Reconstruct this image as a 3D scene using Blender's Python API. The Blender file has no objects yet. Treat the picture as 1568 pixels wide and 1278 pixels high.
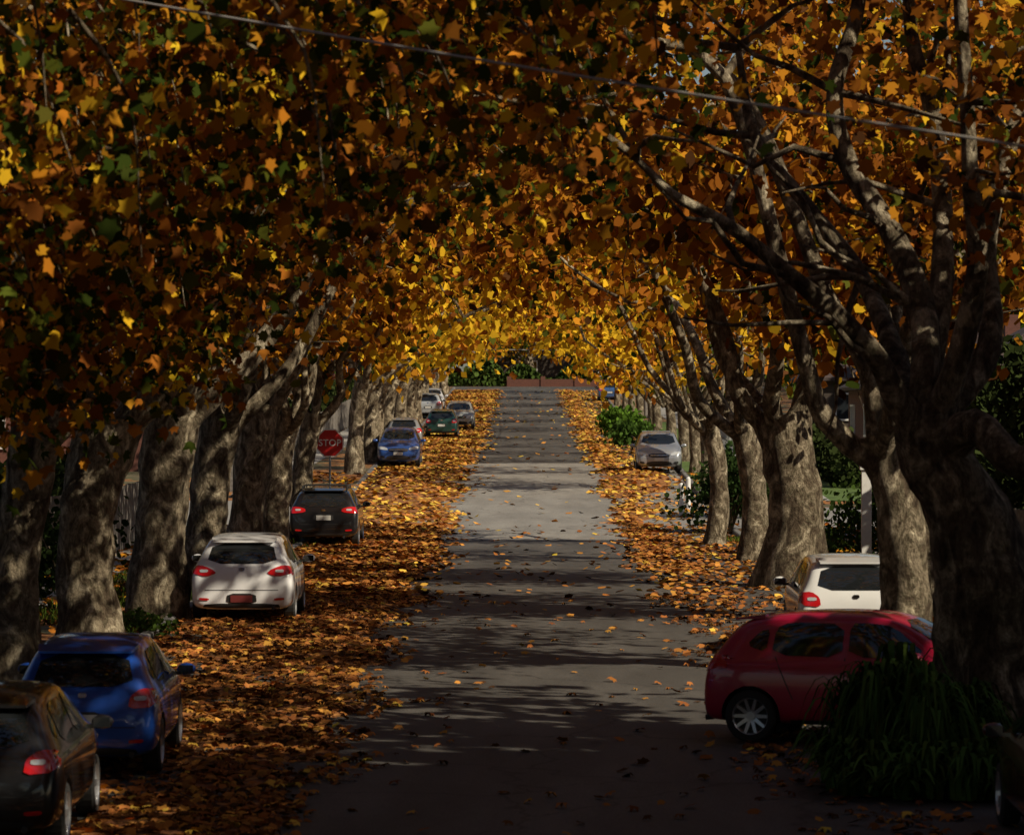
import bpy, bmesh, math, random
import numpy as np
from mathutils import Vector, Matrix
from mathutils.bvhtree import BVHTree
from mathutils import noise as mnoise
random.seed(7)
F=4400.0; CAMZ=3.5
def P(px,py,d): return np.array([(px-800)*d/F, d, CAMZ-(py-639)*d/F])
def XX(px,d): return (px-800)*d/F
KD=[-80,0,28,42.7,46.5,56,67,85,106,118,130,157,207,250,330,400,600,3000]
KZ=[-1.1,-.95,-.78,-.53,-.38,-.17,0,.02,.0,.2,.6,1.5,2.4,3.6,6.0,7.2,8,8]
def H(y):
    y=np.asarray(y,float); r=0
    for o in (-6,-3,0,3,6): r=r+np.interp(y+o,KD,KZ)
    return r/5
def Hf(y): return float(H(y))
col=bpy.context.scene.collection
# ---------------------------------------------------------------- helpers
def link(ob,parent=None):
    col.objects.link(ob)
    if parent is not None: ob.parent=parent
    return ob
def empty(name,loc=(0,0,0),rz=0):
    e=bpy.data.objects.new(name,None); e.location=loc; e.rotation_euler=(0,0,rz); e.empty_display_size=.3
    col.objects.link(e); return e
def mesh_from(name,verts,faces,mats,parent=None,smooth=False,mi=None,loc=None):
    me=bpy.data.meshes.new(name); me.from_pydata([tuple(map(float,v)) for v in verts],[],[tuple(f) for f in faces])
    for m in (mats if isinstance(mats,(list,tuple)) else [mats]): me.materials.append(m)
    if mi is not None: me.polygons.foreach_set("material_index",mi)
    if smooth: me.polygons.foreach_set("use_smooth",[True]*len(me.polygons))
    me.update()
    ob=bpy.data.objects.new(name,me)
    if loc is not None: ob.location=loc
    return link(ob,parent)
def np_mesh(name,V,k,N,mat,parent=None,cols=None,smooth=False,faces=None):
    me=bpy.data.meshes.new(name)
    V=np.ascontiguousarray(V,dtype=np.float32).reshape(-1,3)
    me.vertices.add(len(V)); me.vertices.foreach_set("co",V.ravel())
    if faces is None: li=np.arange(N*k,dtype=np.int32)
    else:
        li=np.ascontiguousarray(faces,dtype=np.int32).ravel(); N=len(li)//k
    me.loops.add(N*k); me.loops.foreach_set("vertex_index",li)
    me.polygons.add(N); me.polygons.foreach_set("loop_start",np.arange(0,N*k,k,dtype=np.int32))
    me.update(calc_edges=True); me.validate()
    if cols is not None:
        a=me.attributes.new("Col",'FLOAT_COLOR','POINT')
        c=np.ones((len(V),4),np.float32); c[:,:3]=cols; a.data.foreach_set("color",c.ravel())
    if smooth: me.polygons.foreach_set("use_smooth",np.ones(N,bool))
    me.materials.append(mat)
    return link(bpy.data.objects.new(name,me),parent)
class MB:
    def __init__(s): s.v=[];s.f=[];s.m=[]
    def add(s,vs,fs,m=0):
        o=len(s.v); s.v+= [tuple(v) for v in vs]; s.f+=[tuple(i+o for i in f) for f in fs]; s.m+=[m]*len(fs)
    def box(s,c,sz,m=0,rz=0):
        x,y,z=[q/2 for q in sz]; ca,sa=math.cos(rz),math.sin(rz)
        vs=[]
        for dz in(-z,z):
            for dx,dy in((-x,-y),(x,-y),(x,y),(-x,y)):
                vs.append((c[0]+dx*ca-dy*sa,c[1]+dx*sa+dy*ca,c[2]+dz))
        s.add(vs,[(3,2,1,0),(4,5,6,7),(0,1,5,4),(1,2,6,5),(2,3,7,6),(3,0,4,7)],m)
    def cyl(s,p,q,r,n=12,m=0,r2=None):
        p=Vector(p);q=Vector(q);d=(q-p).normalized();a=d.orthogonal().normalized();b=d.cross(a); r2=r if r2 is None else r2
        vs=[]
        for c,rr in((p,r),(q,r2)):
            for i in range(n):
                t=2*math.pi*i/n; vs.append(c+a*math.cos(t)*rr+b*math.sin(t)*rr)
        fs=[(i,(i+1)%n,n+(i+1)%n,n+i) for i in range(n)]+[tuple(range(n))[::-1],tuple(range(n,2*n))]
        s.add(vs,fs,m)
    def obj(s,name,mats,parent=None,smooth=False,loc=None): return mesh_from(name,s.v,s.f,mats,parent,smooth,s.m,loc)
# ---------------------------------------------------------------- materials
def newmat(name):
    m=bpy.data.materials.new(name); m.use_nodes=True; nt=m.node_tree
    return m,nt,nt.nodes["Principled BSDF"]
def nd(nt,t,**k):
    n=nt.nodes.new(t)
    for a,b in k.items():
        if a in n.inputs: n.inputs[a].default_value=b
        else: setattr(n,a,b)
    return n
def ramp(nt,fac,stops):
    r=nt.nodes.new('ShaderNodeValToRGB'); e=r.color_ramp.elements
    while len(e)<len(stops): e.new(.5)
    for i,(p,c) in enumerate(stops):
        e[i].position=p; e[i].color=(*c,1) if len(c)==3 else c
    nt.links.new(fac,r.inputs[0]); return r
def coord(nt,scale=(1,1,1),kind='Object'):
    t=nt.nodes.new('ShaderNodeTexCoord'); m=nt.nodes.new('ShaderNodeMapping'); m.inputs['Scale'].default_value=scale
    nt.links.new(t.outputs[kind],m.inputs[0]); return m.outputs[0]
def simple(name,c,rough=.6,metal=0,coat=0,noise=0,nscale=8,spec=.5,bump=0):
    m,nt,b=newmat(name); b.inputs['Base Color'].default_value=(*c,1); b.inputs['Roughness'].default_value=rough
    b.inputs['Metallic'].default_value=metal; b.inputs['Coat Weight'].default_value=coat; b.inputs['Specular IOR Level'].default_value=spec
    b.inputs['Coat Roughness'].default_value=.06
    if noise or bump:
        n=nd(nt,'ShaderNodeTexNoise',Scale=nscale,Detail=5.0); nt.links.new(coord(nt),n.inputs['Vector'])
        lo=tuple(q*(1-noise) for q in c); hi=tuple(min(1,q*(1+noise)) for q in c)
        r=ramp(nt,n.outputs['Fac'],[(.3,lo),(.7,hi)]); nt.links.new(r.outputs[0],b.inputs['Base Color'])
        if bump:
            bp=nd(nt,'ShaderNodeBump',Strength=bump,Distance=.05); nt.links.new(n.outputs['Fac'],bp.inputs['Height']); nt.links.new(bp.outputs[0],b.inputs['Normal'])
    return m
def leafmat(name,trans=.45):
    m=bpy.data.materials.new(name); m.use_nodes=True; nt=m.node_tree; nt.nodes.clear()
    o=nt.nodes.new('ShaderNodeOutputMaterial'); a=nd(nt,'ShaderNodeAttribute'); a.attribute_name='Col'
    p=nt.nodes.new('ShaderNodeBsdfDiffuse'); nt.links.new(a.outputs['Color'],p.inputs['Color'])
    if trans>0:
        t=nt.nodes.new('ShaderNodeBsdfTranslucent'); s=nt.nodes.new('ShaderNodeMixShader'); s.inputs[0].default_value=trans
        nt.links.new(a.outputs['Color'],t.inputs['Color'])
        nt.links.new(p.outputs[0],s.inputs[1]); nt.links.new(t.outputs[0],s.inputs[2]); nt.links.new(s.outputs[0],o.inputs[0])
    else: nt.links.new(p.outputs[0],o.inputs[0])
    return m
M_leaf=leafmat('autumn_leaf',.40); M_litter=leafmat('fallen_leaf',0); M_grass=leafmat('grass_blade',0); M_ever=leafmat('evergreen_leaf',0)
def barkmat():
    m,nt,b=newmat('plane_bark'); v=coord(nt,(1,1,.6))
    n1=nd(nt,'ShaderNodeTexNoise',Scale=3.0,Detail=5.0,Roughness=.6,Distortion=1.3); nt.links.new(v,n1.inputs['Vector'])
    r1=ramp(nt,n1.outputs['Fac'],[(.36,(.08,.058,.038)),(.45,(.17,.13,.088)),(.49,(.18,.155,.10)),(.52,(.31,.255,.18)),(.58,(.36,.30,.21)),(.615,(.62,.54,.39))])
    n2=nd(nt,'ShaderNodeTexNoise',Scale=16.0,Detail=6.0,Roughness=.75); nt.links.new(v,n2.inputs['Vector'])
    r2=ramp(nt,n2.outputs['Fac'],[(.34,(.35,.32,.29)),(.58,(1.1,1.1,1.1))])
    mx=nt.nodes.new('ShaderNodeMix'); mx.data_type='RGBA'; mx.blend_type='MULTIPLY'; mx.inputs[0].default_value=1
    nt.links.new(r1.outputs[0],mx.inputs[6]); nt.links.new(r2.outputs[0],mx.inputs[7]); nt.links.new(mx.outputs[2],b.inputs['Base Color'])
    b.inputs['Roughness'].default_value=.85; b.inputs['Specular IOR Level'].default_value=.2
    ad=nd(nt,'ShaderNodeMath',operation='ADD'); nt.links.new(n1.outputs['Fac'],ad.inputs[0]); nt.links.new(n2.outputs['Fac'],ad.inputs[1])
    bp=nd(nt,'ShaderNodeBump',Strength=1.0,Distance=.12); nt.links.new(ad.outputs[0],bp.inputs['Height']); nt.links.new(bp.outputs[0],b.inputs['Normal'])
    return m
M_bark=barkmat()
def littercol(nt,v):
    vo=nd(nt,'ShaderNodeTexVoronoi',Scale=7.0); nt.links.new(v,vo.inputs['Vector'])
    sp=nt.nodes.new('ShaderNodeSeparateColor'); nt.links.new(vo.outputs['Color'],sp.inputs[0])
    return ramp(nt,sp.outputs[0],[(0,(.09,.035,.015)),(.3,(.22,.08,.023)),(.6,(.34,.13,.03)),(.85,(.44,.20,.045)),(1,(.15,.06,.027))]),vo
def littermat():
    m,nt,b=newmat('leaf_litter_bed'); v=coord(nt); r,vo=littercol(nt,v); nt.links.new(r.outputs[0],b.inputs['Base Color']); b.inputs['Roughness'].default_value=.8
    bp=nd(nt,'ShaderNodeBump',Strength=1.0,Distance=.06); nt.links.new(vo.outputs['Distance'],bp.inputs['Height']); nt.links.new(bp.outputs[0],b.inputs['Normal']); return m
M_bed=littermat()
def asphaltmat(name='asphalt',lo=(.055,.052,.050),mid=(.082,.078,.074),hi=(.12,.114,.108)):
    m,nt,b=newmat(name); v=coord(nt)
    n=nd(nt,'ShaderNodeTexNoise',Scale=.55,Detail=6.0,Roughness=.6); nt.links.new(coord(nt,(1.6,.35,1)),n.inputs['Vector'])
    r=ramp(nt,n.outputs['Fac'],[(.3,lo),(.5,mid),(.7,hi)])
    f=nd(nt,'ShaderNodeTexNoise',Scale=45.0,Detail=3.0); nt.links.new(v,f.inputs['Vector'])
    r2=ramp(nt,f.outputs['Fac'],[(.3,(.6,.6,.6)),(.7,(1.35,1.33,1.3))])
    mx=nt.nodes.new('ShaderNodeMix'); mx.data_type='RGBA'; mx.blend_type='MULTIPLY'; mx.inputs[0].default_value=1
    nt.links.new(r.outputs[0],mx.inputs[6]); nt.links.new(r2.outputs[0],mx.inputs[7])
    vo=nd(nt,'ShaderNodeTexVoronoi',Scale=.28,feature='DISTANCE_TO_EDGE'); 
    nn=nd(nt,'ShaderNodeTexNoise',Scale=1.3,Detail=4.0); nt.links.new(v,nn.inputs['Vector'])
    av=nd(nt,'ShaderNodeVectorMath',operation='ADD'); nt.links.new(v,av.inputs[0]); nt.links.new(nn.outputs['Color'],av.inputs[1]); nt.links.new(av.outputs[0],vo.inputs['Vector'])
    rc=ramp(nt,vo.outputs['Distance'],[(.0,(.45,.45,.45)),(.012,(1,1,1))])
    m2=nt.nodes.new('ShaderNodeMix'); m2.data_type='RGBA'; m2.blend_type='MULTIPLY'; m2.inputs[0].default_value=1
    nt.links.new(mx.outputs[2],m2.inputs[6]); nt.links.new(rc.outputs[0],m2.inputs[7]); nt.links.new(m2.outputs[2],b.inputs['Base Color'])
    b.inputs['Roughness'].default_value=.7; b.inputs['Specular IOR Level'].default_value=.35
    bp=nd(nt,'ShaderNodeBump',Strength=.5,Distance=.01); nt.links.new(f.outputs['Fac'],bp.inputs['Height']); nt.links.new(bp.outputs[0],b.inputs['Normal'])
    return m
M_asph=asphaltmat(); M_asph2=asphaltmat('painted_sunlit_asphalt',(.19,.182,.17),(.25,.24,.225),(.31,.30,.28))  # second asphalt is paler, with sunlight painted into its albedo
def groundmat():
    m,nt,b=newmat('dry_grass_soil'); v=coord(nt)
    n=nd(nt,'ShaderNodeTexNoise',Scale=.9,Detail=7.0,Roughness=.7); nt.links.new(v,n.inputs['Vector'])
    g=ramp(nt,n.outputs['Fac'],[(.35,(.05,.065,.02)),(.5,(.08,.07,.035)),(.65,(.13,.10,.06))])
    l,vo=littercol(nt,v); n2=nd(nt,'ShaderNodeTexNoise',Scale=.5,Detail=5.0); nt.links.new(v,n2.inputs['Vector'])
    k=ramp(nt,n2.outputs['Fac'],[(.48,(0,0,0)),(.56,(1,1,1))])
    mx=nt.nodes.new('ShaderNodeMix'); mx.data_type='RGBA'; nt.links.new(k.outputs[0],mx.inputs[0]); nt.links.new(g.outputs[0],mx.inputs[6]); nt.links.new(l.outputs[0],mx.inputs[7])
    nt.links.new(mx.outputs[2],b.inputs['Base Color']); b.inputs['Roughness'].default_value=.9
    bp=nd(nt,'ShaderNodeBump',Strength=.7,Distance=.05); nt.links.new(n.outputs['Fac'],bp.inputs['Height']); nt.links.new(bp.outputs[0],b.inputs['Normal']); return m
M_ground=groundmat()
M_lawn=simple('lawn_grass',(.07,.12,.02),.9,noise=.5,nscale=3,bump=.6)
M_kerb=simple('kerb_bluestone',(.16,.155,.15),.8,noise=.35,nscale=6,bump=.4)
M_conc=simple('footpath_concrete',(.3,.29,.27),.85,noise=.2,nscale=4,bump=.2)
M_wood=simple('weathered_wood',(.16,.145,.13),.8,noise=.35,nscale=9)
M_white=simple('white_painted_timber',(.7,.7,.68),.5,noise=.08)
M_metal=simple('galvanised_steel',(.35,.36,.37),.45,metal=.7,noise=.1)
M_wire=simple('cable',(.32,.31,.30),.6)
M_roof=simple('roof_tile',(.06,.04,.035),.8,noise=.35,nscale=5,bump=.5)
def brickmat(name,c1,c2):
    m,nt,b=newmat(name); t=nd(nt,'ShaderNodeTexBrick',Scale=1.0); t.inputs['Brick Width'].default_value=.23; t.inputs['Row Height'].default_value=.076; t.inputs['Mortar Size'].default_value=.008
    t.inputs['Color1'].default_value=(*c1,1); t.inputs['Color2'].default_value=(*c2,1); t.inputs['Mortar'].default_value=tuple(min(1,q*1.2) for q in c1)+(1,)
    tc=nt.nodes.new('ShaderNodeTexCoord'); s=nt.nodes.new('ShaderNodeSeparateXYZ'); c=nt.nodes.new('ShaderNodeCombineXYZ'); a=nd(nt,'ShaderNodeMath',operation='ADD')
    nt.links.new(tc.outputs['Object'],s.inputs[0]); nt.links.new(s.outputs[0],a.inputs[0]); nt.links.new(s.outputs[1],a.inputs[1]); nt.links.new(a.outputs[0],c.inputs[0]); nt.links.new(s.outputs[2],c.inputs[1])
    nt.links.new(c.outputs[0],t.inputs['Vector']); nt.links.new(t.outputs['Color'],b.inputs['Base Color']); b.inputs['Roughness'].default_value=.85; return m
M_brick=brickmat('red_brick',(.12,.045,.03),(.085,.032,.022))
M_brick2=brickmat('brown_brick',(.05,.038,.03),(.04,.03,.024))
M_glass=simple('car_glass',(.012,.014,.016),.04,spec=.9)
M_wglass=simple('window_glass',(.02,.025,.03),.06,spec=.9)
M_rubber=simple('tyre_rubber',(.018,.018,.018),.8,noise=.2)
M_plast=simple('black_plastic',(.02,.02,.021),.5,noise=.15)
M_alloy=simple('alloy_wheel',(.55,.56,.58),.3,metal=.85)
M_chrome=simple('chrome',(.8,.8,.82),.12,metal=1)
M_red=simple('tail_light_lens',(.5,.008,.012),.12,coat=1,spec=.8)
M_clear=simple('headlight_lens',(.6,.63,.66),.08,coat=1,metal=.3)
M_plate=simple('number_plate',(.5,.5,.48),.4); M_plate2=simple('number_plate_maroon',(.16,.03,.03),.4)
# ---------------------------------------------------------------- ground, road
ys=np.concatenate([np.arange(-80,420,2.0),np.array([440,480,540,620,800,1200,2000,3000])])
def strip(name,xs,zoff,mat,y0=None,y1=None,parent=None,yy=None):
    yv=ys if yy is None else yy
    if y0 is not None: yv=yv[(yv>y0)&(yv<y1)]; yv=np.concatenate([[y0],yv,[y1]])
    xs=np.array(xs,float); nx=len(xs)
    V=np.array([(x,y,Hf(y)+zoff) for y in yv for x in xs])
    Fc=[(j*nx+i,j*nx+i+1,(j+1)*nx+i+1,(j+1)*nx+i) for j in range(len(yv)-1) for i in range(nx-1)]
    return np_mesh(name,V,4,0,mat,parent,faces=np.array(Fc),smooth=True)
strip('ground',[-1500,-600,-200,-60,-20,0,20,60,200,600,1500],-.02,M_ground)
strip('road',[-6,-3,0,3,6],.0,M_asph,-80,338)
strip('painted_sunlit_intersection',[-5.99,-3,0,3,5.99],.005,M_asph2,109,162)  # pale overlay whose colour brightens the sunlit bands across the road
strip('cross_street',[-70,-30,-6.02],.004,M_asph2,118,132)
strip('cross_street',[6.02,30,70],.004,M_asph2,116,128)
strip('far_cross_street',[-80,-40,0,40,80],.006,M_asph,330,342)
strip('lawn',[6.2,7.4,8.58],.116,M_lawn,134,232); strip('lawn',[6.2,7.4,8.58],.116,M_lawn,80,91); strip('lawn',[10.25,12,14.9],.0,M_lawn,132,230)
strip('driveway',[6.02,8,10.2,15],.124,M_conc,93.5,97)
for s,segs in((-1,[(-60,116),(134,329)]),(1,[(-60,114),(130,329)])):
    for a,b in segs:
        e=strip('nature_strip',sorted([s*6.17,s*8.6]),.11,M_ground,a,b)
        e=strip('footpath',sorted([s*8.6,s*10.2]),.118,M_conc,a,b)
        yy=np.concatenate([[a],ys[(ys>a)&(ys<b)],[b]])
        V=[];Fc=[]
        for y in yy:
            h=Hf(y)
            for x,z in((6.0,-.02),(6.01,.11),(6.04,.128),(6.17,.13),(6.18,-.02)): V.append((s*x,y,h+z))
        for j in range(len(yy)-1):
            for i in range(4): Fc.append((j*5+i,j*5+i+1,(j+1)*5+i+1,(j+1)*5+i))
        mesh_from('kerb',V,Fc,M_kerb)
# ---------------------------------------------------------------- leaves
LOBE=np.array([(0,-.45,0),(.18,-.33,.03),(.44,-.36,-.10),(.36,-.08,.03),(.54,.14,-.16),(.27,.22,.05),(0,.58,-.12),(-.27,.22,.05),(-.54,.14,-.16),(-.36,-.08,.03),(-.44,-.36,-.10),(-.18,-.33,.03)],float)
DIA=np.array([(0,-.5,0),(.42,0,-.06),(0,.55,0),(-.42,0,-.06)],float)
HEX=np.array([(0,-.5,0),(.45,-.2,-.06),(.38,.25,0),(0,.55,-.04),(-.38,.25,0),(-.45,-.2,-.06)],float)
def rotbasis(N,rng,flat):
    n=rng.normal(size=(N,3))
    if flat=='ground': n=n*np.array([.28,.28,0])+np.array([0,0,1])
    elif flat=='crown': n=n*np.array([1,1,.8])+np.array([0,-.35,.3])
    n/=np.linalg.norm(n,axis=1)[:,None]
    r=rng.normal(size=(N,3))*(1 if flat!='crown' else .55)+(np.array([0,0,1.]) if flat=='crown' else 0)
    t=np.cross(n,r); t/=np.linalg.norm(t,axis=1)[:,None]; b=np.cross(n,t); return n,t,b
def leaves(name,C,S,COL,rng,shape,mat,parent=None,flat='crown'):
    N=len(C); n,t,b=rotbasis(N,rng,flat); k=len(shape); asp=rng.uniform(.65,1.1,(N,1,1)) if flat=='crown' else 1.0
    V=C[:,None,:]+S[:,None,None]*(shape[None,:,0:1]*t[:,None,:]*asp+shape[None,:,1:2]*b[:,None,:]+shape[None,:,2:3]*n[:,None,:]*rng.uniform(-.5,2.4,(N,1,1)))
    return np_mesh(name,V.reshape(-1,3),k,N,mat,parent,cols=np.repeat(COL,k,axis=0))
PAL=np.array([(.04,.06,.010),(.10,.11,.016),(.80,.50,.030),(.60,.26,.024),(.44,.155,.022),(.25,.085,.018),(.09,.04,.016)])
def pick(rng,N,w):
    w=np.array(w,float);w/=w.sum(); c=PAL[rng.choice(len(PAL),N,p=w)]
    return np.clip(c*rng.uniform(.7,1.25,(N,1))*rng.uniform(.9,1.1,(N,3)),0,1)
# ---------------------------------------------------------------- tubes / trees
def tube(pts,rad,n,rng,lump=.0,seg=.35):
    pts=np.array(pts,float); rad=np.array(rad,float)
    out=[];ro=[]
    Pp=np.vstack([2*pts[0]-pts[1],pts,2*pts[-1]-pts[-2]])
    for i in range(len(pts)-1):
        L=np.linalg.norm(pts[i+1]-pts[i]); m=max(1,int(L/seg))
        for j in range(m):
            t=j/m; a,b,c,d=Pp[i],Pp[i+1],Pp[i+2],Pp[i+3]
            out.append(.5*((2*b)+(-a+c)*t+(2*a-5*b+4*c-d)*t*t+(-a+3*b-3*c+d)*t**3)); ro.append(rad[i]*(1-t)+rad[i+1]*t)
    out.append(pts[-1]); ro.append(rad[-1]); out=np.array(out); ro=np.array(ro)
    T=np.gradient(out,axis=0); T/=np.linalg.norm(T,axis=1)[:,None]+1e-9
    ref=np.array([.31,.95,.05]); U=np.cross(T,ref); U/=np.linalg.norm(U,axis=1)[:,None]+1e-9; W=np.cross(T,U)
    a=np.linspace(0,2*np.pi,n,endpoint=False)
    V=out[:,None,:]+ro[:,None,None]*(np.cos(a)[None,:,None]*U[:,None,:]+np.sin(a)[None,:,None]*W[:,None,:])
    if lump>0:
        off=rng.uniform(0,100,3)
        for i in range(V.shape[0]):
            for j in range(n):
                p=V[i,j]; q=mnoise.noise(Vector((p[0]*1.1+off[0],p[1]*1.1,p[2]*.9)))+.6*mnoise.noise(Vector((p[0]*3+off[1],p[1]*3,p[2]*2.2)))+.3*mnoise.noise(Vector((p[0]*7+off[1],p[1]*7,p[2]*5)))
                V[i,j]=out[i]+(p-out[i])*(1+lump*q)
    m=len(out); idx=np.arange(m*n).reshape(m,n)
    Fq=np.stack([idx[:-1],np.roll(idx[:-1],-1,1),np.roll(idx[1:],-1,1),idx[1:]],-1).reshape(-1,4)
    return V.reshape(-1,3),Fq
class Tubes:
    def __init__(s): s.V=[];s.F=[];s.o=0
    def add(s,*a,**k):
        V,Fq=tube(*a,**k); s.V.append(V); s.F.append(Fq+s.o); s.o+=len(V)
    def obj(s,name,mat,parent): return np_mesh(name,np.vstack(s.V),4,0,mat,parent,faces=np.vstack(s.F),smooth=True)
def sm(t): t=np.clip(t,0,1); return t*t*(3-2*t)
def lowbound(x,d,low):
    ax=np.abs(x); arch=7.7-3.0*sm((ax-1.6)/4.4)
    far=4.3-.5*sm((ax-1.8)/4.2)
    t=np.clip((np.asarray(d,float)-95)/40,0,1); return arch*(1-t)+far*t-low
def plane_tree(x,d,r=.55,seed=0,lod=0,fork=3.6,lean=None,hand=None,wts=None,nleaf=11000,low=0,span=1.0,base_lean=0,outdens=1.0,clear_front=False,inward=.35,upper=.27,rad=1.0):
    rng=np.random.default_rng(seed+1000); s=1 if x>0 else -1
    z0=Hf(d)+.05; root=empty('plane_tree',(x,d,z0)); T=Tubes(); ends=[]
    if hand is None:
        lx=(-s*.35 if lean is None else lean)
        t=[(base_lean,0,-.3),(base_lean*.6,0,.25),(0,0,1.2),(lx*.3,0,2.4),(lx,rng.normal()*.15,fork)]
        T.add(t,[r*1.35,r*1.1,r*.93,r*.86,r*.98],22 if lod<2 else 10,rng,lump=.26,seg=.18 if lod<1 else .4)
        nl=5 if lod<2 else 4; az0=rng.uniform(0,6.28); top=np.array(t[-1])
        for i in range(nl):
            az=az0+i*2*np.pi/nl+rng.normal()*.25
            dirh=np.array([np.cos(az),np.sin(az),0]); dirh[0]+=-s*inward
            L=rng.uniform(4.5,7); el=rng.uniform(.85,1.2)
            p=[top+np.array([0,0,-.45])]; cur=p[0].copy(); nst=5
            for k in range(nst):
                e=el+(.12 if k<2 else -.1)*k+rng.normal()*.12
                cur=cur+L/nst*np.array([dirh[0]*np.cos(e),dirh[1]*np.cos(e),np.sin(e)])+rng.normal(size=3)*.14
                if k>=2: cur[2]=max(cur[2],float(lowbound(x+cur[0],d,low))+.3)
                p.append(cur.copy())
            r0=r*rng.uniform(.36,.5); rr=np.linspace(r0,r0*.32,len(p)); T.add(p,rr,9 if lod<2 else 6,rng,lump=.12 if lod<1 else 0,seg=.4)
            for q in range(4 if lod<2 else 3):
                k=rng.integers(1,len(p)-1) if q<3 else len(p)-1
                st=p[k]; dv=rng.normal(size=3)*np.array([1,1,.4])+np.array([-s*inward*1.3,0,.45]); dv/=np.linalg.norm(dv); L2=rng.uniform(2,3.8)
                pp=[st]; c2=st.copy()
                for kk in range(4): c2=c2+dv*L2/4+rng.normal(size=3)*.16+np.array([0,0,.10-.07*kk]); pp.append(c2.copy())
                if pp[-1][2]<float(lowbound(x+pp[-1][0],d,low)): continue
                rb=r0*(.42); T.add(pp,np.linspace(rb,.022,len(pp)),6 if lod<2 else 5,rng,seg=.5); ends+= [pp[-1],pp[-2],pp[-3]]
                if lod<2:
                    for w in range(3):
                        st2=pp[rng.integers(1,4)]; dv2=rng.normal(size=3); dv2/=np.linalg.norm(dv2); e2=st2+dv2*rng.uniform(.8,1.6)
                        T.add([st2,(st2+e2)/2+rng.normal(size=3)*.1,e2],[.028,.018,.008],4,rng,seg=.5); ends.append(e2)
    else:
        for pts,rad_,lp in hand:
            pts=np.array([np.array(p)-np.array([x,d,z0]) for p in pts]); T.add(pts,rad_,24 if rad_[0]>.3 else 9,rng,lump=lp,seg=.16)
            if rad_[0]<.3:
                for q in range(7):
                    k=rng.integers(2,len(pts)); st=pts[k]; dv=rng.normal(size=3)*np.array([1,1.2,.5])+np.array([-.3,0,.5]); dv/=np.linalg.norm(dv); L2=rng.uniform(1.2,2.6)
                    pp=[st]; c2=st.copy()
                    for kk in range(4): c2=c2+dv*L2/4+rng.normal(size=3)*.12; pp.append(c2.copy())
                    T.add(pp,np.linspace(.05,.012,5),6,rng,seg=.5); ends+=pp[2:]
    T.obj('trunk_and_limbs',M_bark,root)
    ends=np.array(ends) if len(ends) else np.zeros((1,3)); cz=8.8
    nc=int(150*span)
    rc=rng.normal(size=(nc*3,3)); rc/=np.linalg.norm(rc,axis=1)[:,None]; rc*=rng.uniform(.25,1,(nc*3,1))**.45
    rc=rc*np.array([6.8,5.4,5.2])*rad+np.array([-s*1.6,0,cz-(1-rad)*3])
    rc=rc[rc[:,2]>lowbound(x+rc[:,0],d,low)+.3][:nc]
    cc=np.vstack([rc,ends]); cc=cc[cc[:,2]>lowbound(x+cc[:,0],d,low)]
    if outdens<1:
        out=(cc[:,0]*s>-1)|(cc[:,2]>8.5); cc=cc[(~out)|(rng.uniform(size=len(cc))<outdens)]
    per=max(8,int(nleaf/max(len(cc),140*span)))
    cl=np.repeat(np.arange(len(cc)),per); N=len(cl)
    C=cc[cl]+rng.normal(size=(N,3))*np.array([.55,.55,.42])
    w=np.array(wts if wts is not None else [.15,.12,.2,.2,.15,.1,.08]); tint=rng.dirichlet(w*9+.05,size=len(cc))
    ci=(rng.uniform(size=(N,1))>np.cumsum(.55*tint[cl]+.45*(w/w.sum()),axis=1)).sum(1).clip(0,6)
    COL=np.clip(PAL[ci]*rng.uniform(.65,1.25,(N,1)),0,1)
    S=rng.uniform(.13,.24,N)*(1 if lod==0 else 1.35 if lod==1 else 2.1)
    WX=C[:,0]+x; WY=C[:,1]+d; WZ=C[:,2]+z0
    vis=(WZ<CAMZ+.113*WY+.8)&(np.abs(WX)<.138*WY+1.2)
    if lod<2:
        k=vis&(WY>31)
        if clear_front: k=k&(rng.uniform(size=N)<.3)
        leaves('crown',C[k],S[k],COL[k],rng,LOBE if lod==0 else HEX,M_leaf,root)
        k=(~vis)&(rng.uniform(size=N)<upper)
        if k.sum()>0: leaves('upper_crown',C[k],S[k]*2.7,COL[k],rng,DIA,M_leaf,root)
    else:
        leaves('crown',C,S,COL,rng,DIA,M_leaf,root)
    return root
wg=[.24,.16,.06,.16,.21,.12,.05]; wo=[.08,.07,.08,.23,.29,.18,.07]; wm=[.05,.07,.28,.28,.20,.08,.04]; wy=[.03,.08,.56,.20,.08,.03,.02]
left=[(-6.9,7,.5),(-6.9,16,.5),(-7.1,25,.5),(-7.0,34,.5),(-7.1,43,.45),(XX(218,52),52,.38),(XX(300,59.6),59.6,.50),(XX(383,67),67,.50),(XX(437,76),76,.42),(XX(482,86),86,.42),(XX(516,97),97,.36),(XX(545,107),107,.33)]
for i,(x,d,r) in enumerate(left):
    plane_tree(x,d,r,seed=i,lod=0 if 20<d<80 else 1,fork=3.5+.5*random.random(),wts=wg if d<60 else wo if d<80 else wm,nleaf=(11500 if d<80 else 7500) if d>20 else 6000,low=(.7 if d<60 else .1),inward=-.5 if d<38 else .35,upper=.27 if d<80 else .12,outdens=1.0 if d<95 else .7)
for i,d in enumerate([149,160,172,185,199,214,230,247,265,284,304]):
    plane_tree(-6.7+.3*random.random(),d,.38,seed=30+i,lod=2,wts=wy,nleaf=2100,span=.8,outdens=.6,low=.3)
d0=44.0
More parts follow.
